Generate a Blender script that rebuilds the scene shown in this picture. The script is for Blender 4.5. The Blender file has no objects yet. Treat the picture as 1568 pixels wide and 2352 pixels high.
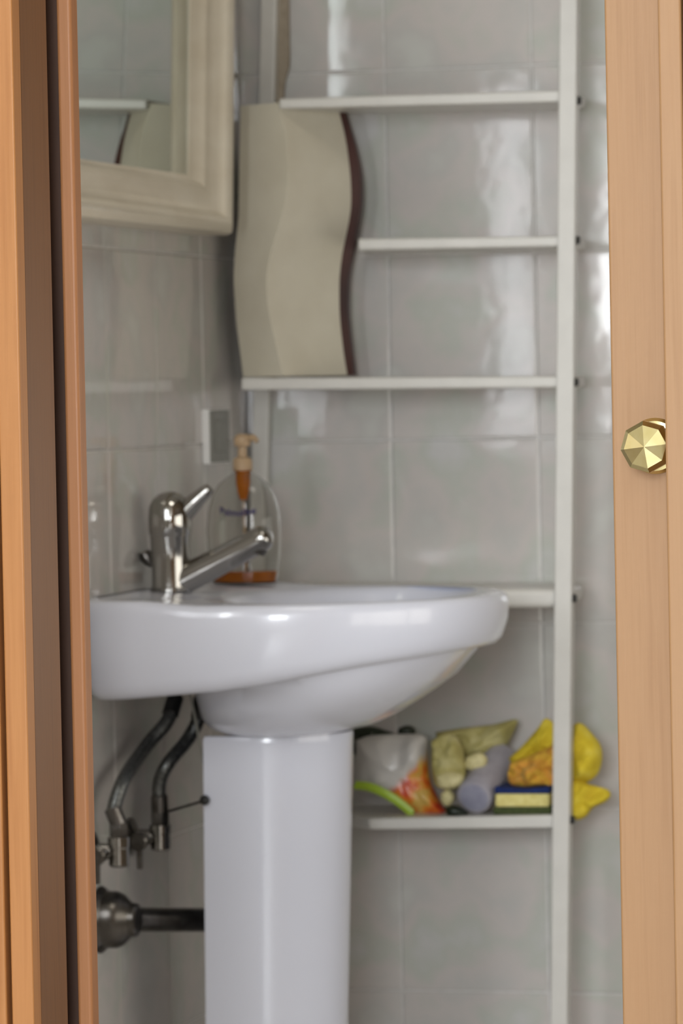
import bpy, bmesh, math, random
import numpy as np
from mathutils import Vector, Matrix, noise

random.seed(7)
sc = bpy.context.scene
COL = sc.collection

# ------------------------------------------------------------------ camera
FPX, YAW, ROLL, DIST, EYE = 10000.0, math.radians(15), 0.02, 5.95, 1.05
_pit = math.atan(276 / FPX)
_R = np.array([math.cos(YAW), math.sin(YAW), 0.0])
_F0 = np.array([-math.sin(YAW), math.cos(YAW), 0.0])
_U0 = np.array([0, 0, 1.0])
F = _F0 * math.cos(_pit) - _U0 * math.sin(_pit)
_U = _U0 * math.cos(_pit) + _F0 * math.sin(_pit)
RR = _R * math.cos(ROLL) - _U * math.sin(ROLL)
UU = _U * math.cos(ROLL) + _R * math.sin(ROLL)
def ray(px, py): return F * FPX + RR * (px - 784) - UU * (py - 1176)
CAM = -ray(565, 900) / FPX * DIST + np.array([0, 0, EYE])
def PY(px, py, y):
    """the point of the place on the plane Y=y that the photograph shows at (px, py)"""
    d = ray(px, py); return Vector(CAM + d * ((y - CAM[1]) / d[1]))
def PX(px, py, x):
    d = ray(px, py); return Vector(CAM + d * ((x - CAM[0]) / d[0]))

cam_d = bpy.data.cameras.new('camera')
cam = bpy.data.objects.new('camera', cam_d); COL.objects.link(cam)
m = Matrix(((RR[0], UU[0], -F[0], CAM[0]), (RR[1], UU[1], -F[1], CAM[1]), (RR[2], UU[2], -F[2], CAM[2]), (0, 0, 0, 1)))
cam.matrix_world = m
cam_d.sensor_fit = 'VERTICAL'; cam_d.sensor_height = 36.0; cam_d.sensor_width = 24.0
cam_d.lens = 36.0 * FPX / 2352
cam_d.clip_start = 0.1; cam_d.clip_end = 50
cam_d.dof.use_dof = True; cam_d.dof.focus_distance = 3.55; cam_d.dof.aperture_fstop = 15.0
sc.camera = cam

# ------------------------------------------------------------------ light and exposure
w = bpy.data.worlds.new('world'); sc.world = w; w.use_nodes = True
w.node_tree.nodes['Background'].inputs[0].default_value = (0.75, 0.85, 1.0, 1)
w.node_tree.nodes['Background'].inputs[1].default_value = 0.3
sc.view_settings.view_transform = 'Standard'; sc.view_settings.look = 'None'
sc.view_settings.gamma = 1.0; sc.view_settings.use_curve_mapping = False
sc.view_settings.exposure = 0.0

def area(name, loc, look, sx, sy, power, col):
    l = bpy.data.lights.new(name, 'AREA'); l.shape = 'RECTANGLE'; l.size = sx; l.size_y = sy
    l.energy = power; l.color = col
    o = bpy.data.objects.new(name, l); COL.objects.link(o); o.location = loc
    o.rotation_euler = Vector(look).to_track_quat('-Z', 'Z').to_euler(); return o
DAY = (0.93, 0.96, 1.0)
# added narrow light beside the door for tile streaks and fill; window made up
area('daylight_and_fill', (0.11, -2.17, 1.28), (0, 1, 0), 0.08, 0.66, 3.8, DAY)
# added ceiling light to brighten the bathroom; no lamp seen there
area('ceiling_fill_light', (0.72, -1.60, 2.40), (0, 0, -1), 0.5, 0.5, 5.2, (1.0, 0.93, 0.82))
# added side fill from the right; the window there is made up
area('daylight_and_fill', (1.39, -1.30, 0.85), (-1, 0, 0), 0.55, 1.2, 6.0, (1.0, 0.96, 0.88))
# daylight in the window of the room the camera stands in
area('daylight_and_fill', (1.325, -7.42, 1.55), (0, 1, 0), 1.25, 1.30, 170, (0.90, 0.95, 1.0))
area('daylight_and_fill', (2.075, -7.42, 1.55), (0, 1, 0), 0.13, 1.30, 17.5, (0.90, 0.95, 1.0))
area('daylight_and_fill', (-1.42, -4.3, 1.5), (1, 0.25, 0), 1.5, 1.3, 8, (1.0, 0.97, 0.92))  # added fill from the left, no window behind it
fl = bpy.data.lights.new('small_lamp', 'POINT'); fl.energy = 2.5; fl.shadow_soft_size = 0.025
flo = bpy.data.objects.new('small_lamp', fl); COL.objects.link(flo); flo.location = CAM + np.array([-0.35, 0.15, 0.25])

# ------------------------------------------------------------------ materials
def s2l(c): return tuple(((v / 255) / 12.92 if v / 255 <= 0.04045 else ((v / 255 + 0.055) / 1.055) ** 2.4) for v in c) + (1,)
def mat(name, c, rough=0.5, metal=0.0, **k):
    M = bpy.data.materials.new(name); M.use_nodes = True
    b = M.node_tree.nodes['Principled BSDF']
    b.inputs['Base Color'].default_value = s2l(c); b.inputs['Roughness'].default_value = rough
    b.inputs['Metallic'].default_value = metal
    for kk, v in k.items(): b.inputs[kk.replace('_', ' ')].default_value = v
    return M
def nodes(M): return M.node_tree.nodes, M.node_tree.links, M.node_tree.nodes['Principled BSDF']
def noise_mix(M, cols, scale, detail=4, stretch=(1, 1, 1), bump=0.0, bscale=None, lo=0.3, hi=0.7, dist=0.001):
    """procedural colour variation: ramp over a noise in object space, optional fine bump"""
    n, l, b = nodes(M)
    tc = n.new('ShaderNodeTexCoord'); g = n.new('ShaderNodeNewGeometry')
    mp = n.new('ShaderNodeMapping'); mp.inputs['Scale'].default_value = stretch
    l.new(g.outputs['Position'], mp.inputs['Vector'])
    t = n.new('ShaderNodeTexNoise'); t.inputs['Scale'].default_value = scale; t.inputs['Detail'].default_value = detail
    l.new(mp.outputs[0], t.inputs['Vector'])
    r = n.new('ShaderNodeValToRGB')
    el = r.color_ramp.elements
    while len(el) < len(cols): el.new(0.5)
    for i, c in enumerate(cols):
        el[i].position = lo + (hi - lo) * i / (len(cols) - 1); el[i].color = s2l(c)
    l.new(t.outputs['Fac'], r.inputs[0]); l.new(r.outputs[0], b.inputs['Base Color'])
    if bump:
        t2 = n.new('ShaderNodeTexNoise'); t2.inputs['Scale'].default_value = bscale or scale * 4; t2.inputs['Detail'].default_value = 3
        l.new(mp.outputs[0], t2.inputs['Vector'])
        bp = n.new('ShaderNodeBump'); bp.inputs['Strength'].default_value = bump; bp.inputs['Distance'].default_value = dist
        l.new(t2.outputs['Fac'], bp.inputs['Height']); l.new(bp.outputs[0], b.inputs['Normal'])
    return M

M_TILE = noise_mix(mat('glazed_tile', (200, 195, 190), 0.07), [(200, 200, 195), (193, 191, 187), (200, 194, 190), (190, 192, 184), (199, 198, 196)], 9, 3, bump=0.25, bscale=7, dist=0.004)
M_GROUT = noise_mix(mat('grout', (205, 203, 200), 0.8), [(196, 194, 190), (212, 210, 208)], 60)
M_PAINT = noise_mix(mat('white_plaster', (225, 222, 214), 0.9), [(220, 217, 208), (229, 226, 219)], 12)
M_WALLOUT = noise_mix(mat('taupe_plaster', (140, 124, 106), 0.9), [(134, 118, 100), (146, 130, 112)], 12)
M_FLOOR = noise_mix(mat('floor_stone', (150, 140, 128), 0.35), [(205, 200, 194), (220, 215, 210)], 14)
M_CERAMIC = mat('white_ceramic', (216, 219, 231), 0.22, Coat_Weight=0.45, Coat_Roughness=0.06)
M_SHELF = noise_mix(mat('cream_lacquer', (226, 222, 212), 0.35), [(206, 204, 198), (212, 210, 204)], 30)
M_FRAME = noise_mix(mat('cream_frame_paint', (222, 213, 198), 0.32), [(210, 200, 180), (222, 214, 196)], 22, stretch=(1, 0.4, 1))
M_GLASS_MIRROR = mat('silvered_glass', (205, 212, 206), 0.02, 1.0)
M_BOX = noise_mix(mat('cream_plastic', (198, 189, 168), 0.5), [(198, 191, 172), (208, 202, 184)], 14)
M_BROWN = noise_mix(mat('dark_brown_wood', (58, 24, 16), 0.6), [(44, 18, 12), (72, 32, 20)], 60, stretch=(1, 1, .15))
M_CHROME = mat('chrome', (168, 166, 162), 0.09, 1.0)
M_STEEL = noise_mix(mat('dull_steel', (105, 102, 98), 0.32, 1.0), [(88, 84, 78), (118, 115, 112)], 50)
M_BLACK = mat('black_plastic', (22, 22, 20), 0.4)
M_RUBBER = mat('dark_screw', (42, 42, 40), 0.5)
M_WHITEP = mat('white_plastic', (228, 228, 226), 0.3)
M_GREYP = mat('shade_grey_plastic', (128, 128, 120), 0.4)  # shade on the socket face is put into this grey; rod shares it
M_BRASS = noise_mix(mat('polished_brass', (210, 196, 144), 0.2, 1.0), [(204, 190, 134), (216, 204, 156)], 80)
M_LIQUID = mat('orange_soap', (206, 116, 16), 0.15, Transmission_Weight=0.4, IOR=1.33)
M_CLEAR = mat('clear_plastic', (240, 240, 238), 0.04, Transmission_Weight=1.0, IOR=1.25)
M_PUMP = mat('translucent_beige_plastic', (214, 186, 150), 0.3, Transmission_Weight=0.45, IOR=1.3)
M_INK = mat('violet_ink', (62, 52, 120), 0.5)
M_STRIP = noise_mix(mat('beige_strip', (150, 138, 120), 0.8), [(142, 130, 112), (158, 146, 128)], 90)
M_HOSEW = noise_mix(mat('braided_steel_hose', (120, 124, 124), 0.35, 0.9), [(78, 80, 78), (132, 134, 132)], 260, bump=0.4, bscale=700)
M_CLOTHY = noise_mix(mat('yellow_cloth', (220, 198, 50), 0.85), [(196, 168, 34), (214, 190, 44), (226, 206, 80)], 40, bump=0.5, bscale=160, dist=0.002)
M_CLOTHO = noise_mix(mat('orange_print_cloth', (226, 160, 60), 0.85), [(176, 156, 84), (216, 152, 60), (220, 176, 60), (186, 104, 44)], 34, bump=0.5, bscale=120, dist=0.002)
M_GLOVE = noise_mix(mat('khaki_rubber', (206, 194, 134), 0.55), [(146, 136, 78), (172, 162, 98), (196, 188, 134)], 30, bump=0.5, bscale=90, dist=0.003)
M_GLOVEC = mat('cream_rubber', (212, 202, 150), 0.5)
M_GREYC = noise_mix(mat('grey_cloth', (164, 160, 168), 0.9), [(156, 152, 160), (172, 168, 176)], 60, bump=0.3, bscale=200)
M_SPBLUE = noise_mix(mat('blue_scourer', (20, 40, 96), 0.95), [(14, 30, 76), (28, 52, 116)], 200, bump=0.8, bscale=600)
M_SPYEL = noise_mix(mat('pale_yellow_sponge', (226, 214, 136), 0.95), [(214, 200, 120), (234, 224, 152)], 120, bump=0.7, bscale=300)
M_SPGRN = noise_mix(mat('dark_green_scourer', (66, 76, 40), 0.95), [(54, 64, 32), (78, 88, 48)], 200)
M_DKGRN = mat('dark_green_plastic', (22, 32, 16), 0.4)

def wood(name, a, b_, c, rough=0.38):
    M = mat(name, b_, 0.5)
    noise_mix(M, [a, b_, c], 5, 6, stretch=(26, 26, 0.9), bump=0.08, bscale=16, lo=0.25, hi=0.75)
    return M
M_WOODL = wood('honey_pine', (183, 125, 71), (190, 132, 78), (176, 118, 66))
M_JAMB = wood('shaded_pine', (122, 82, 48), (128, 87, 52), (115, 77, 45))  # same pine darkened: shade of the inner jamb put into the colour
M_RECESS = noise_mix(mat('recess_shade_wood', (66, 42, 28), 0.7), [(58, 36, 24), (76, 50, 34)], 40, stretch=(1, 1, .1))  # dark brown carries the shade inside the groove
M_STOP = wood('tan_pine', (166, 112, 70), (172, 118, 76), (158, 106, 64))  # slightly darker pine tone for the door stop
M_WOODR = wood('pale_pine', (174, 133, 92), (178, 138, 97), (168, 127, 86))

def plastic_packet():
    M = mat('printed_packet', (190, 186, 180), 0.3); n, l, b = nodes(M)
    # flat print: orange and red flowers low on the right, white elsewhere
    tc = n.new('ShaderNodeTexCoord'); sp = n.new('ShaderNodeSeparateXYZ'); l.new(tc.outputs['Generated'], sp.inputs[0])
    t = n.new('ShaderNodeTexNoise'); t.inputs['Scale'].default_value = 4.5; t.inputs['Detail'].default_value = 3; l.new(tc.outputs['Generated'], t.inputs['Vector'])
    r = n.new('ShaderNodeValToRGB'); e = r.color_ramp.elements; e.new(0.5); e.new(0.55)
    for i, (p, c) in enumerate([(0.38, (196, 60, 28)), (0.47, (216, 118, 40)), (0.55, (212, 150, 62)), (0.64, (204, 168, 86))]): e[i].position = p; e[i].color = s2l(c)
    l.new(t.outputs['Fac'], r.inputs[0])
    a1 = n.new('ShaderNodeMath'); a1.operation = 'MULTIPLY'; l.new(sp.outputs[0], a1.inputs[0]); a1.inputs[1].default_value = 1.0
    a2 = n.new('ShaderNodeMath'); a2.operation = 'SUBTRACT'; l.new(a1.outputs[0], a2.inputs[0]); l.new(sp.outputs[2], a2.inputs[1])
    a3 = n.new('ShaderNodeMath'); a3.operation = 'MULTIPLY_ADD'; l.new(t.outputs['Fac'], a3.inputs[0]); a3.inputs[1].default_value = 0.3; l.new(a2.outputs[0], a3.inputs[2])
    mr = n.new('ShaderNodeMapRange'); mr.inputs[1].default_value = 0.18; mr.inputs[2].default_value = 0.3; l.new(a3.outputs[0], mr.inputs[0])
    mx = n.new('ShaderNodeMix'); mx.data_type = 'RGBA'; l.new(mr.outputs[0], mx.inputs[0]); mx.inputs[6].default_value = s2l((196, 192, 186)); l.new(r.outputs[0], mx.inputs[7])
    l.new(mx.outputs[2], b.inputs['Base Color']); return M
M_PACKET = plastic_packet()
M_LIME = mat('lime_green_plastic', (158, 186, 52), 0.4)

# ------------------------------------------------------------------ helpers
BASE = {}
def base_of(parent): return BASE.get(parent.name, Vector((0, 0, 0))) if parent else None
def obj(name, vf, material, parent=None, smooth=True, bevel=0.0, base=None, angle=35, subsurf=0):
    """one mesh object from world-space (verts, faces)"""
    v, f = vf[0], vf[1]
    b = base_of(parent) if parent else Vector(base) if base is not None else Vector((0, 0, 0))
    me = bpy.data.meshes.new(name)
    me.from_pydata([tuple(Vector(p) - b) for p in v], [], f); me.validate(); 
    bm = bmesh.new(); bm.from_mesh(me); bmesh.ops.recalc_face_normals(bm, faces=bm.faces); bm.to_mesh(me); bm.free()
    if smooth:
        me.polygons.foreach_set('use_smooth', [True] * len(me.polygons))
        try: me.set_sharp_from_angle(angle=math.radians(angle))
        except Exception: pass
    mats = material if isinstance(material, (list, tuple)) else [material]
    for mm in mats: me.materials.append(mm)
    if len(vf) > 2:
        me.polygons.foreach_set('material_index', vf[2])
    o = bpy.data.objects.new(name, me); COL.objects.link(o)
    if parent: o.parent = parent
    else: o.location = b
    BASE[o.name] = b
    if bevel:
        md = o.modifiers.new('b', 'BEVEL'); md.width = bevel; md.segments = 3; md.limit_method = 'ANGLE'; md.angle_limit = math.radians(30)
    if subsurf:
        md = o.modifiers.new('s', 'SUBSURF'); md.levels = subsurf; md.render_levels = subsurf
    return o
def thing(name, label, cat, base, group=None):
    o = bpy.data.objects.new(name, None); o.empty_display_size = 0.05; COL.objects.link(o); o.location = base
    BASE[o.name] = Vector(base); o['label'] = label; o['category'] = cat
    if group: o['group'] = group
    return o
def tag(o, label=None, cat=None, group=None, kind=None):
    if label: o['label'] = label
    if cat: o['category'] = cat
    if group: o['group'] = group
    if kind: o['kind'] = kind
    return o
def box(a, b):
    x0, y0, z0 = a; x1, y1, z1 = b
    v = [(x, y, z) for z in (z0, z1) for y in (y0, y1) for x in (x0, x1)]
    return v, [(0, 1, 3, 2), (4, 6, 7, 5), (0, 4, 5, 1), (1, 5, 7, 3), (3, 7, 6, 2), (2, 6, 4, 0)]
def hexa(p):   # 4 front corners (ll, lr, ur, ul) + 4 back corners
    return list(p), [(0, 1, 2, 3), (5, 4, 7, 6), (4, 0, 3, 7), (1, 5, 6, 2), (3, 2, 6, 7), (4, 5, 1, 0)]
def loft(rings, cap=True, closed=True):
    v = [tuple(p) for r in rings for p in r]; n = len(rings[0]); f = []
    for i in range(len(rings) - 1):
        for j in range(n if closed else n - 1):
            k = (j + 1) % n
            f.append((i * n + j, i * n + k, (i + 1) * n + k, (i + 1) * n + j))
    if cap and closed: f.append(tuple(range(n))[::-1]); f.append(tuple((len(rings) - 1) * n + j for j in range(n)))
    return v, f
def frame_of(d):
    d = Vector(d).normalized(); a = Vector((0, 0, 1)) if abs(d.z) < 0.9 else Vector((0, 1, 0))
    u = d.cross(a).normalized(); return u, d.cross(u).normalized()
def lathe(o, axis, prof, seg=32, squash=(1, 1)):
    """prof: (distance along the axis, radius)"""
    o = Vector(o); axis = Vector(axis).normalized(); u, v_ = frame_of(axis)
    return loft([[o + axis * t + u * (r * squash[0] * math.cos(2 * math.pi * j / seg)) + v_ * (r * squash[1] * math.sin(2 * math.pi * j / seg)) for j in range(seg)] for t, r in prof])
def smooth_path(pts, n=8):
    pts = [Vector(p) for p in pts]; out = []
    P = [pts[0] * 2 - pts[1]] + pts + [pts[-1] * 2 - pts[-2]]
    for i in range(1, len(P) - 2):
        for k in range(n):
            t = k / n; a, b, c, d = P[i - 1], P[i], P[i + 1], P[i + 2]
            out.append(0.5 * ((2 * b) + (c - a) * t + (2 * a - 5 * b + 4 * c - d) * t * t + (3 * b - a - 3 * c + d) * t ** 3))
    return out + [pts[-1]]
def tube(pts, r, seg=14):
    pts = [Vector(p) for p in pts]; n = len(pts); rings = []; u = None
    for i, p in enumerate(pts):
        d = (pts[min(i + 1, n - 1)] - pts[max(i - 1, 0)]).normalized()
        if u is None: u, _ = frame_of(d)
        u = (u - d * u.dot(d)).normalized(); v_ = d.cross(u)
        rr = r[i] if isinstance(r, (list, tuple)) else r
        rings.append([p + u * (rr * math.cos(2 * math.pi * j / seg)) + v_ * (rr * math.sin(2 * math.pi * j / seg)) for j in range(seg)])
    return loft(rings)
def merge(*vfs):
    V, Fc = [], []
    for vf in vfs:
        o = len(V); V += list(vf[0]); Fc += [tuple(i + o for i in f) for f in vf[1]]
    return V, Fc
def interp(x, xs, ys): return float(np.interp(x, xs, ys))

# ------------------------------------------------------------------ room shell
TW, TH, GAP = 0.2035, 0.2495, 0.0022
Z0 = 0.981 - 4 * TH
def tile_mesh(w_, h_):
    g = GAP / 2; c = 0.0022; t = 0.004
    a = [(g, 0, g), (w_ - g, 0, g), (w_ - g, 0, h_ - g), (g, 0, h_ - g)]
    b = [(g, -t + c * .6, g), (w_ - g, -t + c * .6, g), (w_ - g, -t + c * .6, h_ - g), (g, -t + c * .6, h_ - g)]
    d = [(g + c, -t, g + c), (w_ - g - c, -t, g + c), (w_ - g - c, -t, h_ - g - c), (g + c, -t, h_ - g - c)]
    v, f = loft([a, b, d]); me = bpy.data.meshes.new('tile'); me.from_pydata(v, [], f)
    bm = bmesh.new(); bm.from_mesh(me); bmesh.ops.recalc_face_normals(bm, faces=bm.faces); bm.to_mesh(me); bm.free()
    me.materials.append(M_TILE); return me
TILE = tile_mesh(TW, TH)
wall_back = tag(obj('wall_back', box((-0.1, 0.0008, 0), (1.5, 0.12, 2.5)), M_GROUT, smooth=False), kind='structure')
wall_left = tag(obj('wall_left', box((-0.12, -2.2, 0), (-0.0008, 0.003, 2.5)), M_GROUT, smooth=False), kind='structure')
rnd = random.Random(3)
for i in range(7):
    for j in range(10):
        t = bpy.data.objects.new('tile', TILE); COL.objects.link(t); t.parent = wall_back
        t.location = (i * TW, 0.003 + rnd.uniform(0, 0.0006), Z0 + j * TH)
        t.rotation_euler = (rnd.uniform(-.002, .002), 0, rnd.uniform(-.002, .002))
for i in range(11):
    for j in range(10):
        t = bpy.data.objects.new('tile', TILE); COL.objects.link(t); t.parent = wall_left
        t.location = (-0.003 - rnd.uniform(0, 0.0006), -(i + 1) * 0.2045 , Z0 + j * TH)
        t.rotation_euler = (rnd.uniform(-.002, .002), 0, math.pi / 2 + rnd.uniform(-.002, .002))
tag(obj('wall_right', box((1.42, -2.2, 0), (1.52, 0.1, 2.5)), M_WALLOUT, smooth=False), kind='structure')
tag(obj('floor', box((-1.6, -7.6, -0.1), (3.7, 0.12, 0)), M_FLOOR, smooth=False), kind='structure')
tag(obj('ceiling', box((-1.6, -7.6, 2.5), (3.7, 0.12, 2.6)), M_PAINT, smooth=False), kind='structure')
# front wall of the bathroom, with the door opening
XL = PY(52, 1176, -2.31).x            # left side of the opening
XD = PY(1408, 1176, -2.285).x         # left edge of the door leaf
XT = PY(1527, 1025, -2.345).x         # left edge of the moulding in front of it
tag(obj('wall_front', merge(box((-1.6, -2.29, 0), (XL - 0.07, -2.2, 2.5)), box((1.30, -2.20, 0), (3.7, -2.1, 2.5)), box((XL - 0.07, -2.285, 2.2), (1.30, -2.2, 2.5))), M_PAINT, smooth=False), kind='structure')
tag(obj('wall_outer_left', box((-1.6, -7.6, 0), (-1.5, -2.29, 2.5)), M_WALLOUT, smooth=False), kind='structure')
tag(obj('wall_outer_right', box((3.6, -7.6, 0), (3.7, -2.1, 2.5)), M_WALLOUT, smooth=False), kind='structure')
tag(obj('wall_outer_back', box((-1.6, -7.6, 0), (3.7, -7.5, 2.5)), M_WALLOUT, smooth=False), kind='structure')
# window frames around the daylight panes and the added fill lights
def window(name, x0, x1, z0, z1, y, mull, nrm=1):
    b = 0.02; d = 0.035
    w_ = tag(obj(name, merge(box((x0 - b, y, z0 - b), (x1 + b, y + d * nrm, z0)), box((x0 - b, y, z1), (x1 + b, y + d * nrm, z1 + b)),
             box((x0 - b, y, z0), (x0, y + d * nrm, z1)), box((x1, y, z0), (x1 + b, y + d * nrm, z1))), M_WHITEP, smooth=False), kind='structure')
    for a, c in mull: obj('mullion', box((a, y, z0), (c, y + d * nrm, z1)), M_WHITEP, w_, smooth=False)
window('added_window_1', 0.065, 0.155, 0.93, 1.63, -2.199, [])  # added frame for the narrow fill light, on solid wall
window('window_2', 0.70, 2.145, 0.90, 2.2, -7.499, [(1.95, 2.01)])

w3 = tag(obj('added_window_3', merge(box((1.38, -1.62, .22), (1.419, -1.58, 1.49)), box((1.38, -1.02, .22), (1.419, -0.98, 1.49)), box((1.38, -1.62, 1.45), (1.419, -0.98, 1.49)), box((1.38, -1.62, .21), (1.419, -0.98, .25))), M_WHITEP, smooth=False), kind='structure')  # made-up window frame around the added side fill
# left side of the door frame
GRV = 0.004
xg = PY(16, 1400, -2.30).x
lf = thing('door_frame', 'honey pine door frame along the left edge, with a shaded inner side', 'door frame', (XL, -2.25, 0))
del lf['category']; del lf['label']; lf.name = 'door_1_frame'; lf['kind'] = 'structure'; BASE['door_1_frame'] = Vector((XL, -2.25, 0))
obj('casing_board', box((XL - 0.12, -2.312, 0), (xg - GRV, -2.21, 2.2)), M_WOODL, lf, bevel=0.002)
obj('casing_board', box((xg, -2.31, 0), (XL, -2.29, 2.2)), M_WOODL, lf, bevel=0.0015)
YR = PX(131, 1176, XL - .0005).y
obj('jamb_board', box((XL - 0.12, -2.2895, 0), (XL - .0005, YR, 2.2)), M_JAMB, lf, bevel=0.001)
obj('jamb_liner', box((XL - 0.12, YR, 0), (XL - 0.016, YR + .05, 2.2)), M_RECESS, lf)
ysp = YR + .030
obj('backing_strip', box((XL - 0.12, ysp + .004, 0), (PY(160, 1176, ysp).x, ysp + .018, 2.2)), M_RECESS, lf)  # dark strip closing the groove, its shade set by the colour
obj('door_stop', box((PY(153, 1176, ysp).x, ysp, 0), (PY(187, 1176, ysp).x, ysp + .02, 2.2)), M_STOP, lf, bevel=0.003)
# right: door leaf with its knob, and the moulding standing in front
d1 = tag(obj('door_1', box((XD, -2.285, 0.01), (XT + 0.45, -2.25, 2.18)), M_WOODR, bevel=0.002, base=(XD, -2.285, 0)), kind='structure')
kn = obj('door_knob', ([], []), M_BRASS, d1)
kc = PY(1484, 1026, -2.325)
def octo(y, r, dx=0): return [(kc.x + r * math.cos(math.radians(96 + 45 * k)), y, kc.z + r * math.sin(math.radians(96 + 45 * k))) for k in range(8)]
kv = [(kc.x, -2.3352, kc.z)] + [p for rg in (octo(-2.3305, .0172), octo(-2.326, .0208), octo(-2.319, .0208), octo(-2.311, .0125), octo(-2.300, .009), octo(-2.29, .010)) for p in rg]
kf = [(0, 1 + k, 1 + (k + 1) % 8) for k in range(8)] + [(1 + i * 8 + k, 1 + i * 8 + (k + 1) % 8, 9 + i * 8 + (k + 1) % 8, 9 + i * 8 + k) for i in range(5) for k in range(8)]
bpy.data.objects.remove(kn)
kn = obj('door_knob', (kv, kf), M_BRASS, d1, smooth=False)
obj('rosette', lathe((kc.x, -2.2855, kc.z), (0, -1, 0), [(0, .0225), (.003, .0225), (.006, .020), (.007, .014), (.007, .011)], 40), M_BRASS, kn)
tr = tag(obj('trim_1', box((XT, -2.345, 0), (XT + 0.0185, -2.286, 2.2)), M_WOODR, bevel=0.002, base=(XT, -2.345, 0)), kind='structure')
tag(obj('trim_2', box((XT + 0.0225, -2.342, 0), (XT + 0.5, -2.286, 2.2)), M_WOODR, bevel=0.002, base=(XT + .02, -2.342, 0)), kind='structure')
# unseen lamp housing added around the bathroom fill light
cl = thing('added_ceiling_lamp', 'unseen square white ceiling lamp added to brighten the bathroom', 'lamp', (0.72, -1.6, 2.5))
obj('housing', box((0.44, -1.88, 2.43), (1.0, -1.32, 2.5)), M_WHITEP, cl, bevel=0.01)

# ------------------------------------------------------------------ mirror on the left wall
mb = Vector((0.0, -0.225, 1.257))
mir = thing('wall_mirror', 'mirror in a broad moulded cream frame on the left wall', 'mirror', tuple(mb))
prof = [(0, 0.001), (0, .044), (.004, .052), (.012, .055), (.020, .053), (.026, .046), (.032, .036), (.042, .031), (.054, .030), (.060, .031), (.066, .027), (.072, .016), (.076, .014), (.076, .001)]
y0, y1, z0, z1 = -0.225, -1.02, 1.257, 2.02
rings = []
for wd, x in prof: rings.append([(x, y0 - wd, z0 + wd), (x, y1 + wd, z0 + wd), (x, y1 + wd, z1 - wd), (x, y0 - wd, z1 - wd)])
rings.append(rings[0])
obj('frame', loft(rings, cap=False), M_FRAME, mir, angle=40)
obj('glass', box((.002, y1 + .078, z0 + .074), (.012, y0 - .074, z1 - .074)), M_GLASS_MIRROR, mir, smooth=False)
mir.rotation_euler = (0, math.radians(1.8), 0)

# ------------------------------------------------------------------ switch plate on the left wall
a = PX(472, 940, 0); b = PX(472, 1066, 0)
sp = thing('wall_socket', 'small white electric socket plate on the left wall above the basin', 'socket', (0, -0.18, b.z))
obj('mounting_box', box((0.0005, -0.125, b.z), (.0105, -0.215, a.z)), M_WHITEP, sp, bevel=0.001)
obj('face_plate', box((.0100, -0.127, b.z + .002), (.0130, -0.212, a.z - .002)), M_GREYP, sp, bevel=0.001)  # white plate's turned side, its shade painted as grey
obj('socket_well', box((.0125, -0.145, b.z + .015), (.0145, -0.192, a.z - .015)), M_GREYP, sp, bevel=0.001)

# ------------------------------------------------------------------ wash basin
YC, AW = -0.53, 0.27
RIM = 0.797
XTIP = PY(1154, 1365, YC).x
CX = 0.24
def outline(n=720):
    pts = []
    xr, ex = XTIP, 2.5
    x_mid = 0.10
    for k in range(n + 1):                                    # near back corner -> tip -> far back corner
        t = -math.pi / 2 + math.pi * k / n
        c, s = math.cos(t), math.sin(t)
        x = x_mid + (xr - x_mid) * abs(c) ** (2 / 2.5); y = YC + AW * math.copysign(abs(s) ** (2 / 2.15), s)
        pts.append((x, y))
    rc = 0.055
    far = [(rc - rc * math.sin(q), YC + AW - rc + rc * math.cos(q)) for q in np.linspace(0, math.pi / 2, 12)]
    rn = 0.085
    near = [(rn - rn * math.cos(q), YC - AW + rn - rn * math.sin(q)) for q in np.linspace(0, math.pi / 2, 12)]
    return pts + far + near
OUT = outline()
OA = np.array([math.atan2(p[1] - YC, p[0] - CX) for p in OUT]); OR = np.array([math.hypot(p[1] - YC, p[0] - CX) for p in OUT])
_o = np.argsort(OA); OA, OR = OA[_o], OR[_o]
N = 120
ANG = [-math.pi + 2 * math.pi * (k + .5) / N for k in range(N)]
def orad(t): return float(np.interp(t, OA, OR, period=2 * math.pi))
apx = [(0.03, PY(235, 1611, -.78).z), (PY(480, 1590, -.79).x, PY(480, 1590, -.79).z), (PY(600, 1573, -.79).x, PY(600, 1573, -.79).z), (PY(800, 1537, -.78).x, PY(800, 1537, -.78).z), (PY(1000, 1505, -.72).x, PY(1000, 1505, -.72).z), (XTIP - .01, PY(1120, 1485, -.58).z)]
def zap(x): return interp(x, [q[0] for q in apx], [q[1] for q in apx])
def rtop(x): return RIM + 0.006 * (1 - min(1, max(0, (x - .10) / .06))) if x < .16 else RIM
def ring_out(s, zf):
    r = []
    for t in ANG:
        R_ = orad(t) * s if s <= 1 else orad(t) + (s - 1); x, y = CX + R_ * math.cos(t), YC + R_ * math.sin(t)
        r.append((max(x, 0.001), y, zf(x)))
    return r
def ring_in(cx, rx, ry, z, ex=2.0):
    r = []
    for t in ANG:
        c, s = math.cos(t), math.sin(t); q = (abs(c) ** ex + abs(s) ** ex) ** (-1 / ex)
        r.append((cx + rx * c * q, YC + ry * s * q, z))
    return r
def ring_off(d, zf):
    r = []
    for t in ANG:
        R_ = orad(t) - d; x, y = CX + R_ * math.cos(t), YC + R_ * math.sin(t)
        r.append((max(x, 0.001), y, zf(x)))
    return r
bc, brx, bry = 0.285, 0.148, 0.215
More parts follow.
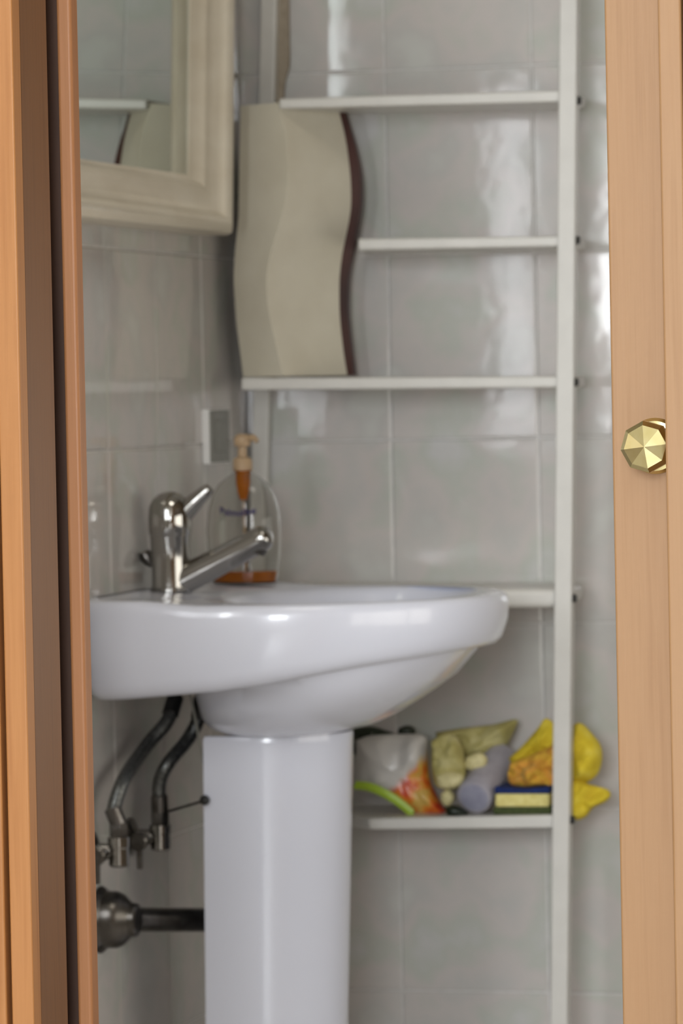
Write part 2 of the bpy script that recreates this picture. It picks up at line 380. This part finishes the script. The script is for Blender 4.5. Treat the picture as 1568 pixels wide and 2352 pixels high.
rings = [ring_in(bc - .02, .012, .012, RIM - .125), ring_in(bc - .02, .024, .024, RIM - .124), ring_in(bc, brx * .55, bry * .55, RIM - .110), ring_in(bc, brx * .8, bry * .8, RIM - .075), ring_in(bc, brx * .93, bry * .93, RIM - .035),
         ring_in(bc, brx * .985, bry * .985, RIM - .010), ring_in(bc, brx, bry, RIM - .004, 2.2), ring_in(bc, brx * 1.03, bry * 1.03, RIM, 2.2),
         ring_off(.022, rtop), ring_off(.010, lambda x: rtop(x) + .001), ring_off(.004, lambda x: rtop(x) - .0015), ring_off(.001, lambda x: rtop(x) - .006), ring_off(0, lambda x: rtop(x) - .014),
         ring_off(.001, lambda x: (rtop(x) + zap(x)) / 2), ring_off(.005, lambda x: zap(x) + .018), ring_off(.009, lambda x: zap(x) + .007), ring_off(.017, lambda x: zap(x)),
         ring_off(.024, lambda x: zap(x) - .001), ring_off(.032, lambda x: zap(x) + .002)]
# the round bowl under the apron
def bowl(y, xl, xr, ry, ex=2.1):
    A, B = PY(xl, y, YC), PY(xr, y, YC); return ring_in((A.x + B.x) / 2, (B.x - A.x) / 2, ry, (A.z + B.z) / 2, ex)
rings += [bowl(1552, 462, 1035, .206), bowl(1600, 476, 968, .188), bowl(1640, 484, 905, .165), bowl(1662, 496, 855, .135), bowl(1676, 520, 800, .105), bowl(1686, 580, 740, .06), bowl(1688, 650, 670, .008)]
basin = thing('wash_basin', 'white ceramic wash basin fixed to the left wall, seen from its side', 'basin', (0.0, YC, RIM))
obj('bowl', loft(rings), M_CERAMIC, basin, angle=60)
obj('drain_ring', lathe((bc - .02, YC, RIM - .1235), (0, 0, 1), [(0, .022), (.002, .022), (.003, .017), (.002, .012), (.0015, .003)]), M_CHROME, basin)
# pedestal
ped = thing('basin_pedestal', 'tall white ceramic pedestal standing under the basin', 'pedestal', (0.17, YC, 0))
ta, tb_ = PY(477, 1690, -.60), PY(808, 1690, YC); ba, bb_ = PY(480, 2352, -.60), PY(796, 2352, YC)
def ped_ring(z):
    k = (ta.z - z) / (ta.z - ba.z); xl = ta.x + (ba.x - ta.x) * k; xr = tb_.x + (bb_.x - tb_.x) * k
    fl_ = 0.02 * max(0, (0.09 - z) / 0.09) ** 1.5
    ry = .090 - .006 * k + fl_; xr += fl_
    pts = []; n = 40; th = .012
    xm = xl + .03; RX = xr - xm
    def arc(rx, ry_, rev=False):
        q = [(xm + rx * math.cos(a) ** 1.0 if math.cos(a) >= 0 else xm, YC + ry_ * math.sin(a)) for a in np.linspace(-math.pi / 2, math.pi / 2, n)]
        q = [(xl, YC - ry_ )] + q + [(xl, YC + ry_)]
        return q[::-1] if rev else q
    return [(p[0], p[1], z) for p in arc(RX, ry) + arc(RX - th, ry - th, True)]
zt = PY(600, 1692, -.62).z
zs = [0.0005, .02, .05, .09, .2, .35, .5, zt - .012, zt - .004]
rg = [ped_ring(z) for z in zs]
cxp = sum(p[0] for p in rg[-1]) / len(rg[-1])
top = [(cxp + (p[0] - cxp) * .985, YC + (p[1] - YC) * .985, zt) for p in ped_ring(zt)]
obj('column', loft(rg + [top]), M_CERAMIC, ped, angle=45)

# ------------------------------------------------------------------ tap
YF = -0.515
fb = PY(394, 1368, YF); fz0 = RIM + .005
tap = thing('mixer_tap', 'chrome single-lever mixer tap on the back ledge of the basin', 'tap', (fb.x, YF, fz0))
fx = fb.x; pxm = 1 / 1745.0
def fz(py): return PY(394, py, YF).z
obj('body', lathe((fx, YF, fz0), (0, 0, 1), [(0, .0265), (.004, .0265), (.006, .0245), (fz(1290) - fz0, .0240), (fz(1232) - fz0, .0255), (fz(1228) - fz0, .0262)], 40), M_CHROME, tap)
obj('cap', lathe((fx, YF, fz(1227)), (0, 0, 1), [(0, .0262), (.002, .0272), (.02, .0275), (.034, .0262), (.044, .0215), (.050, .0145), (.053, .006), (.0535, .001)], 40), M_CHROME, tap)
l0, l1 = PY(418, 1182, YF), PY(482, 1121, YF)
obj('lever', tube(smooth_path([l0, l0.lerp(l1, .5) + Vector((0, 0, .001)), l1], 5), [.0135, .013, .0125, .012, .0114, .0108, .010, .0094, .0088, .008, .0065], 16), M_CHROME, tap)
s0, s1, s2, s3 = PY(400, 1342, YF), PY(462, 1310, YF), PY(540, 1270, YF), PY(596, 1240, YF)
obj('spout', tube(smooth_path([s0, s1, s2, s3, PY(622, 1226, YF)], 6), [.0185] * 7 + [.0182, .018, .0178, .0176, .0174, .0172, .017, .0168, .0166, .0164, .0162, .016, .0158, .0154, .0148, .0135, .011, .006], 22), M_CHROME, tap)
ae = PY(590, 1262, YF)
obj('aerator', lathe(ae, (-.45, 0, -1), [(-.014, .0125), (0, .0125), (.004, .0118), (.004, .009)], 24), M_STEEL, tap)
kb = PY(338, 1282, YF + .03)
obj('drain_pull_knob', tube([PY(356, 1300, YF + .02), PY(345, 1290, YF + .02), PY(336, 1279, YF + .02), PY(330, 1268, YF + .02)], [.004, .0075, .009, .007], 14), M_STEEL, tap)

# ------------------------------------------------------------------ soap bottle
YB = -0.335
bz = RIM + .0065
bx = PY(563, 1350, YB).x
bot = thing('soap_dispenser', 'clear round-shouldered soap bottle with a beige pump and a little orange soap', 'bottle', (bx, YB, bz))
def bzp(py): return PY(563, py, YB).z
bp = [(1364, 71), (1358, 76), (1335, 79), (1290, 85), (1240, 87), (1195, 83), (1160, 73), (1135, 58), (1118, 38), (1108, 19), (1096, 17)]
zb0 = bzp(1362)
def bring(hw, z, inset=0.0):
    r = hw / 1760.0 - inset
    return [(bx + r * math.cos(q), YB + max(r * .62, .006 if hw > 20 else r * .9) * math.sin(q), z) for q in np.linspace(0, 2 * math.pi, 40, endpoint=False)]
zz = lambda py: bz + (bzp(py) - zb0) if py < 1362 else bz
outer = [bring(h, zz(p)) for p, h in bp]; inner = [bring(h, zz(p) + (.0015 if p > 1360 else 0), .0013) for p, h in bp][::-1]
obj('bottle_body', loft(outer + inner), M_CLEAR, bot, angle=60)
lq = [(1362, 70), (1357, 75), (1345, 77), (1334, 78)]
obj('liquid_soap', loft([bring(h, zz(p) + (.0018 if p > 1360 else 0), .0016) for p, h in lq]), M_LIQUID, bot, angle=50)
zc = zz(1096)
obj('pump_collar', lathe((bx, YB, zc - .004), (0, 0, 1), [(0, .0125), (.012, .0125), (.016, .0105), (.018, .006)], 28), M_PUMP, bot)
obj('pump_stem', lathe((bx, YB, zc + .014), (0, 0, 1), [(0, .006), (.018, .0055)], 20), M_PUMP, bot)
hd = Vector((bx, YB, zc + .033))
obj('pump_head', merge(lathe(hd - Vector((0, 0, .006)), (0, 0, 1), [(0, .010), (.006, .011), (.012, .0105), (.016, .006)], 24), tube([hd + Vector((.004, 0, .004)), hd + Vector((.016, -.002, .005)), hd + Vector((.021, -.003, 0.0))], [.005, .0042, .0036], 12)), M_PUMP, bot)
obj('dip_tube', lathe((bx, YB, zz(1170)), (0, 0, 1), [(0, .005), (.012, .008), (.022, .0095), (zc - zz(1170) - .001, .0095)], 18), M_LIQUID, bot)
obj('dip_straw', tube([(bx, YB, zz(1170)), (bx + .002, YB, zz(1345))], .0018, 8), M_PUMP, bot)
# printed name across the front
fc = bpy.data.curves.new('lettering', 'FONT'); fc.body = 'Palmolive'; fc.align_x = 'CENTER'; fc.size = .0165; fc.extrude = .0001; fc.offset = .0004
fo = bpy.data.objects.new('lettering', fc); COL.objects.link(fo)
bpy.context.view_layer.update()
me = bpy.data.meshes.new_from_object(fo.evaluated_get(bpy.context.evaluated_depsgraph_get())); bpy.data.objects.remove(fo)
wtx = max(v.co.x for v in me.vertices) - min(v.co.x for v in me.vertices); sc_ = (84 / 1760.0) / wtx
for v in me.vertices:
    x, z = v.co.x * sc_, v.co.y * sc_
    v.co = (x + .0, -math.sqrt(max(0, 1 - (x / .048) ** 2)) * .0305 - .0005, zz(1206) - bz + z + x * x * 6)
me.materials.clear(); me.materials.append(M_INK)
lt = bpy.data.objects.new('lettering', me); COL.objects.link(lt); lt.parent = bot

# ------------------------------------------------------------------ plumbing on the left wall
def valve(wx, wy, xout, ytop, ybot, label, hmat):
    w0 = PX(wx, wy, 0.001)
    t = thing('angle_valve', label, 'valve', tuple(w0), 'stop valves under the basin')
    c = w0 + Vector((xout, 0, 0)); hz = (ybot - ytop) / 1800.0
    obj('wall_flange', lathe(w0, (1, 0, 0), [(0, .024), (.003, .024), (.006, .019), (.009, .012)], 28), M_STEEL, t)
    obj('inlet_pipe', lathe(w0 + Vector((.006, 0, 0)), (1, 0, 0), [(0, .010), (xout - .008, .010)], 20), M_CHROME, t)
    obj('valve_body', lathe(c - Vector((0, 0, hz * .5)), (0, 0, 1), [(0, .010), (.002, .0125), (hz * .6, .0125), (hz * .64, .0135), (hz * .96, .0135), (hz, .011)], 6 if hmat else 24), M_CHROME, t, angle=20)
    obj('outlet_nut', lathe(c + Vector((0, 0, hz * .5)), (0, 0, 1), [(0, .0115), (.012, .0115), (.018, .0095)], 6), M_STEEL, t, angle=20)
    hdl = c + Vector((-.022, -.012, -.004))
    obj('handle', merge(lathe(hdl, (0, -1, 0), [(-.006, .005), (0, .005), (.002, .011), (.010, .0115), (.012, .009)], 18), tube([hdl + Vector((0, -.006, -.008)), hdl + Vector((0, -.006, -.034))], [.004, .0035], 10)), M_STEEL, t)
    return t, c + Vector((0, 0, hz * .5 + .016))
vA, hA = valve(298, 1922, .040, 1885, 1945, 'right-hand stop valve on the wall, nearer the pedestal', False)
vB, hB = valve(208, 1955, .036, 1918, 1985, 'left-hand stop valve on the wall, beside the pine door frame', False)
def hose(pts, label):
    t = thing('water_hose', label, 'hose', tuple(pts[0]), 'braided hoses under the basin')
    p = smooth_path(pts, 8)
    obj('braid', tube(p, .0088, 12), M_HOSEW, t)
    d0 = (p[1] - p[0]).normalized(); d1_ = (p[-2] - p[-1]).normalized()
    obj('ferrule', lathe(p[0], d0, [(-.002, .0105), (.018, .0105), (.020, .009)], 16), M_STEEL, t)
    obj('ferrule', lathe(p[-1], d1_, [(-.002, .0105), (.024, .0105), (.026, .009)], 16), M_BLACK, t)
hose([hB, PY(262, 1860, hB.y), PY(285, 1790, hB.y + .02), PY(335, 1715, -.60), PY(385, 1655, -.57), PY(402, 1604, -.55)], 'braided hose curving up from the valve beside the door frame')
hose([hA, PY(366, 1800, hA.y), PY(385, 1755, hA.y), PY(430, 1700, -.53), PY(456, 1650, -.52), PY(463, 1606, -.52)], 'braided hose curving up from the valve nearer the pedestal')
rd = thing('pop_up_rod', 'thin steel waste rod beside the upper edge of the pedestal', 'rod', tuple(PY(437, 1600, -.64)))
obj('vertical_rod', tube([PY(436, 1592, -.63), PY(450, 1660, -.63), PY(476, 1800, -.60)], .0016, 8), M_GREYP, rd)
r2 = thing('lift_lever', 'thin dark lever with a black ball end touching the pedestal edge', 'lever', tuple(PY(385, 1862, -.57)))
obj('arm', tube([PY(372, 1868, -.535), PY(466, 1840, -.625)], .0018, 8), M_STEEL, r2)
obj('ball_end', lathe(PY(470, 1838, -.625) - Vector((.006, 0, 0)), (1, 0, 0), [(0, .002), (.002, .0052), (.006, .0066), (.010, .0052), (.012, .002)], 16), M_BLACK, r2)
dw = PX(230, 2112, 0.001)
dr = thing('waste_pipe', 'chrome waste pipe with a domed wall cover running into the pedestal', 'pipe', tuple(dw))
obj('wall_cover', lathe(dw, (1, 0, 0), [(0, .0410), (.002, .0410), (.005, .0385), (.009, .0350), (.022, .0345), (.030, .031), (.036, .0245), (.040, .021), (.047, .020), (.049, .0165)], 44), M_STEEL, dr, angle=25)
e1 = PY(475, 2113, -.56)
obj('pipe', tube([dw + Vector((.03, 0.005, 0)), dw.lerp(e1, .5), e1, e1 + (e1 - dw).normalized() * .05], .0148, 24), M_STEEL, dr)

# ------------------------------------------------------------------ shelving unit
YS = -0.195
su = thing('shelving_unit', 'tall white narrow shelving unit against the back wall', 'shelves', tuple(PY(1290, 2352, YS)))
def shelf(tl, tr_, br, bl, back_l=None, depth=.17, yf=YS + .004, bev=.003):
    fr = [PY(*bl, yf), PY(*br, yf), PY(*tr_, yf), PY(*tl, yf)]
    k = (fr[1].z - fr[0].z) / (fr[1].x - fr[0].x) * 0
    bk = [p + Vector((0, depth, 0)) for p in fr]
    if back_l: bk[0].x = bk[3].x = back_l
    return obj('shelf', hexa(fr + bk), M_SHELF, su, bevel=bev)
shelf((640, 226), (1284, 207), (1284, 234), (640, 250))
shelf((822, 548), (1284, 542), (1284, 566), (822, 575), PY(835, 560, -.03).x)
shelf((553, 868), (1283, 864), (1283, 890), (553, 897))
shelf((600, 1350), (1280, 1352), (1280, 1396), (600, 1402), bev=.008)
shelf((846, 1880), (1274, 1872), (1274, 1902), (850, 1906), PY(640, 1890, -.03).x)
# right post (front) and left post (rear)
def post(t0, t1, b0, b1, yf, dep, zt_, zb_):
    T0, T1, B0, B1 = PY(*t0, yf), PY(*t1, yf), PY(*b0, yf), PY(*b1, yf)
    def at(A, B, z): return A + (B - A) * ((z - A.z) / (B.z - A.z))
    fr = [at(T0, B0, zb_), at(T1, B1, zb_), at(T1, B1, zt_), at(T0, B0, zt_)]
    return obj('post', hexa(fr + [p + Vector((0, dep, 0)) for p in fr]), M_SHELF, su, bevel=.002)
post((1284, 0), (1325, 0), (1263, 2352), (1302, 2352), YS, .022, 1.95, 0.0)
post((598, 0), (634, 0), (576, 1100), (612, 1100), -.026, .018, 1.95, 0.0)
for py in (230, 551, 878, 1375, 1885):
    c = PY(1325 - (py / 2352) * 21, py, YS); 
    obj('screw', lathe(c + Vector((-.001, .011, 0)), (1, 0, 0), [(0, .0055), (.003, .0055), (.005, .004), (.0055, .001)], 12), M_RUBBER, su)
# curved beige strip behind the left post
ys = -.012
st = [PY(650, -200, ys), PY(649, 0, ys), PY(650, 90, ys), PY(650, 150, ys), PY(640, 190, ys), PY(637, 245, ys)]
sp_ = smooth_path(st, 8); hw = .0085
rg = [[(p.x - hw, p.y, p.z), (p.x + hw, p.y, p.z), (p.x + hw, p.y + .003, p.z), (p.x - hw, p.y + .003, p.z)] for p in sp_]
tag(obj('curved_strip', loft(rg), M_STRIP, base=tuple(sp_[-1]), angle=60), 'curved beige strip beside the left post above the top shelf', 'strap')

# ------------------------------------------------------------------ wavy cream box on the third shelf
ysz = [236, 262, 300, 340, 400, 460, 500, 540, 580, 620, 650, 700, 740, 780, 820, 858]
Ax = [552, 552, 551, 550, 549, 548, 547, 543, 539, 537, 537, 540, 543, 548, 553, 558]
Bx = [638, 643, 654, 659, 662, 656, 646, 634, 622, 614, 612, 615, 622, 631, 640, 651]
Cx = [775, 781, 790, 797, 804, 806, 802, 794, 786, 781, 779, 779, 781, 785, 790, 797]
Dx = [790, 795, 806, 817, 828, 829, 824, 817, 809, 802, 799, 798, 800, 804, 808, 813]
wb = thing('wavy_box', 'tall cream box with wavy sides and a dark brown back edge, on the third shelf', 'box', tuple(PY(650, 862, -.12)))
body = []; back = []
for i, y in enumerate(ysz):
    yb = 870 if i == len(ysz) - 1 else y
    z = PY(650, y + (6 if i == len(ysz) - 1 else 0), -.18).z
    def at(px, dep):
        p = PY(px, y, dep); return Vector((p.x, p.y, z))
    A, B_, C_ = at(Ax[i], -.150), at(Bx[i], -.185), at(Cx[i], -.088)
    Dp = at(Dx[i], -.080)
    Bk = Vector((A.x + .01, -.045, z))
    r = .004
    b1 = B_ + (A - B_).normalized() * r; b2 = B_ + (C_ - B_).normalized() * r; bm_ = (b1 + b2) / 2 * .35 + B_ * .65
    body.append([A, b1, bm_, b2, C_, C_ + Vector((-.008, .040, 0)), Bk])
    back.append([C_ + Vector((-.004, .0005, 0)), Dp, Dp + Vector((-.004, .028, 0)), C_ + Vector((-.012, .040, 0))])
def refine(rg, k=4):
    cols = list(zip(*rg)); out = [smooth_path(c, k) for c in cols]; return [list(r) for r in zip(*out)]
obj('box_body', loft(refine(body)), M_BOX, wb, angle=24)
obj('back_panel', loft(refine(back)), M_BROWN, wb, angle=24)

# ------------------------------------------------------------------ soft things on the lowest shelf
SZ = lambda px: PY(px, 1874, YS + .06).z
def puff(poly, yc, thick, seed, wr=.25, center=None, rings=9, sub=6, freq=45, bulge=.5):
    """closed cushion-like mesh: outline given as photo points, real thickness about the plane Y=yc"""
    P = [PY(*p, yc) for p in poly]; P = smooth_path(P + [P[0]], sub)[:-1]
    c = PY(*center, yc) if center else sum(P, Vector()) / len(P)
    n = len(P); rg = []
    def rr(s, side):
        out = []
        for p in P:
            q = c + (p - c) * s; h = thick * math.sqrt(max(0, 1 - s ** 2.4))
            nz = noise.fractal(q * freq + Vector((seed, side * 3.1, 0)), 1.0, 2.0, 3)
            rdg = abs(noise.noise(q * freq * .6 + Vector((seed * 2, 5, side))))
            h *= (1 + wr * 1.2 * nz - wr * 1.6 * rdg) if s < .999 else 1
            out.append(Vector((q.x, yc + side * h, q.z)))
        return out
    S = [math.sin(math.pi / 2 * k / rings) for k in range(1, rings + 1)]
    for s in S: rg.append(rr(s, -1))
    for s in S[::-1][1:]: rg.append(rr(s, 1))
    return loft(rg)
base = lambda px: tuple(PY(px, 1874, -.12))
pk = thing('plastic_packet', 'crumpled white packet with an orange and red print and a lime green edge', 'packet', base(900))
obj('packet_body', puff([(818, 1700), (850, 1690), (920, 1686), (975, 1692), (982, 1740), (990, 1800), (1015, 1850), (1022, 1872), (960, 1872), (905, 1840), (860, 1812), (822, 1800)], -.12, .028, 3, .3, (925, 1780), freq=32), M_PACKET, pk, angle=180)
gpts = smooth_path([PY(815, 1803, -.150), PY(850, 1808, -.152), PY(890, 1826, -.153), (PY(925, 1850, -.150)), PY(948, 1870, -.148)], 5)
obj('lime_edge', loft([[p + Vector((.002, 0, .0055)), p + Vector((-.001, -.003, 0)), p + Vector((-.002, 0, -.0055)), p + Vector((.001, .004, 0))] for p in gpts]), M_LIME, pk, angle=60)
dg = thing('dark_green_bottle', 'dark green thing lying behind the white packet under the basin', 'bottle', tuple(PY(900, 1700, -.06)))
obj('bottle_side', puff([(812, 1672), (850, 1668), (880, 1676), (905, 1688), (900, 1720), (850, 1735), (812, 1730)], -.065, .018, 5, .2), M_DKGRN, dg, angle=180)
obj('cap', puff([(915, 1672), (935, 1666), (952, 1674), (950, 1692), (930, 1698), (914, 1690)], -.065, .012, 6, .1), M_DKGRN, dg, angle=180)
gl = thing('rubber_glove', 'crumpled khaki rubber glove with pale cuff, in the middle of the lowest shelf', 'glove', base(1040))
obj('palm', puff([(1000, 1682), (1060, 1672), (1130, 1664), (1182, 1652), (1186, 1666), (1165, 1710), (1140, 1745), (1110, 1768), (1072, 1765), (1050, 1740), (1010, 1712)], -.058, .024, 11, .45, (1085, 1715), freq=48), M_GLOVE, gl, angle=180)
obj('cuff', puff([(992, 1700), (1015, 1686), (1040, 1688), (1058, 1710), (1066, 1750), (1068, 1790), (1050, 1812), (1020, 1814), (998, 1800), (990, 1750)], -.135, .022, 12, .4, (1028, 1750), freq=55), M_GLOVE, gl, angle=180)
obj('finger', puff([(1002, 1782), (1030, 1772), (1062, 1780), (1062, 1802), (1035, 1812), (1008, 1808)], -.150, .012, 13, .3), M_GLOVEC, gl, angle=180)
obj('finger', puff([(1012, 1822), (1028, 1812), (1044, 1826), (1040, 1844), (1026, 1852), (1014, 1842)], -.145, .010, 14, .2), M_GLOVEC, gl, angle=180)
obj('finger', puff([(1070, 1740), (1100, 1728), (1118, 1742), (1112, 1762), (1086, 1770), (1068, 1762)], -.130, .012, 15, .3), M_GLOVEC, gl, angle=180)
# grey rolled cloth
g0, g1 = PY(1088, 1832, -.165), PY(1150, 1740, -.06)
gr = thing('grey_cloth_roll', 'rolled grey cloth lying with its round end to the front', 'cloth', tuple(g0))
ax = (g1 - g0).normalized()
obj('roll', lathe(g0, ax, [(.0, .0225), (.001, .0235), (.02, .0238), (.06, .024), ((g1 - g0).length, .021)], 36), M_GREYC, gr, angle=50)
obj('roll_end', lathe(g0 + ax * -.0008, ax, [(0, .004), (.0005, .018), (.002, .0228)], 36), noise_mix(mat('blue_grey_cloth', (150, 150, 168), .9), [(142, 142, 160), (158, 158, 174)], 80), gr, angle=50)
# sponge
spg = thing('kitchen_sponge', 'pale yellow sponge with a dark blue scouring top, beside the grey roll', 'sponge', base(1198))
def slab(x0, x1, yt, yb_, mt, nm, yf=-.175, dep=.07, bev=.003, sag=0):
    n = 10; rg = []
    for k in range(n + 1):
        px = x0 + (x1 - x0) * k / n; s = sag * math.sin(math.pi * k / n)
        a_, b_ = PY(px, yb_, yf), PY(px, yt + s, yf)
        rg.append([a_, b_, b_ + Vector((0, dep, 0)), a_ + Vector((0, dep, 0))])
    return obj(nm, loft(rg), mt, spg, bevel=bev, angle=50)
slab(1134, 1262, 1806, 1824, M_SPBLUE, 'scouring_pad', sag=6)
slab(1136, 1260, 1823, 1854, M_SPYEL, 'foam')
slab(1132, 1264, 1853, 1871, M_SPGRN, 'lower_pad', bev=.002)
sq = tag(obj('scouring_pad_scrap', puff([(1022, 1852), (1045, 1850), (1070, 1862), (1072, 1872), (1030, 1873)], -.165, .012, 21, .2), M_DKGRN, base=tuple(PY(1045, 1874, -.165)), angle=180), 'small dark green scrap of scouring pad between glove and grey roll', 'scouring pad')
# yellow cloth
yc_ = thing('yellow_cloth', 'bunched yellow cleaning cloth poking out to the right of the post', 'cloth', base(1300))
obj('upper_fold', puff([(1168, 1742), (1200, 1712), (1235, 1672), (1252, 1650), (1272, 1664), (1282, 1700), (1276, 1722), (1240, 1738), (1205, 1748), (1178, 1756)], -.115, .020, 31, .4, (1240, 1712), freq=50), M_CLOTHY, yc_, angle=180)
obj('orange_fold', puff([(1172, 1752), (1210, 1738), (1255, 1718), (1290, 1708), (1300, 1760), (1292, 1806), (1250, 1804), (1205, 1808), (1172, 1800), (1166, 1776)], -.135, .026, 32, .5, (1232, 1768), freq=60), M_CLOTHO, yc_, angle=180)
obj('right_fold', puff([(1290, 1690), (1318, 1664), (1335, 1662), (1358, 1684), (1378, 1712), (1382, 1745), (1372, 1778), (1350, 1796), (1322, 1802), (1290, 1800)], -.125, .030, 33, .35, (1330, 1738), freq=45), M_CLOTHY, yc_, angle=180)
obj('lower_fold', puff([(1290, 1796), (1325, 1790), (1355, 1802), (1392, 1812), (1402, 1826), (1390, 1842), (1362, 1856), (1345, 1876), (1320, 1884), (1296, 1872)], -.135, .024, 34, .4, (1328, 1832), freq=50), M_CLOTHY, yc_, angle=180)
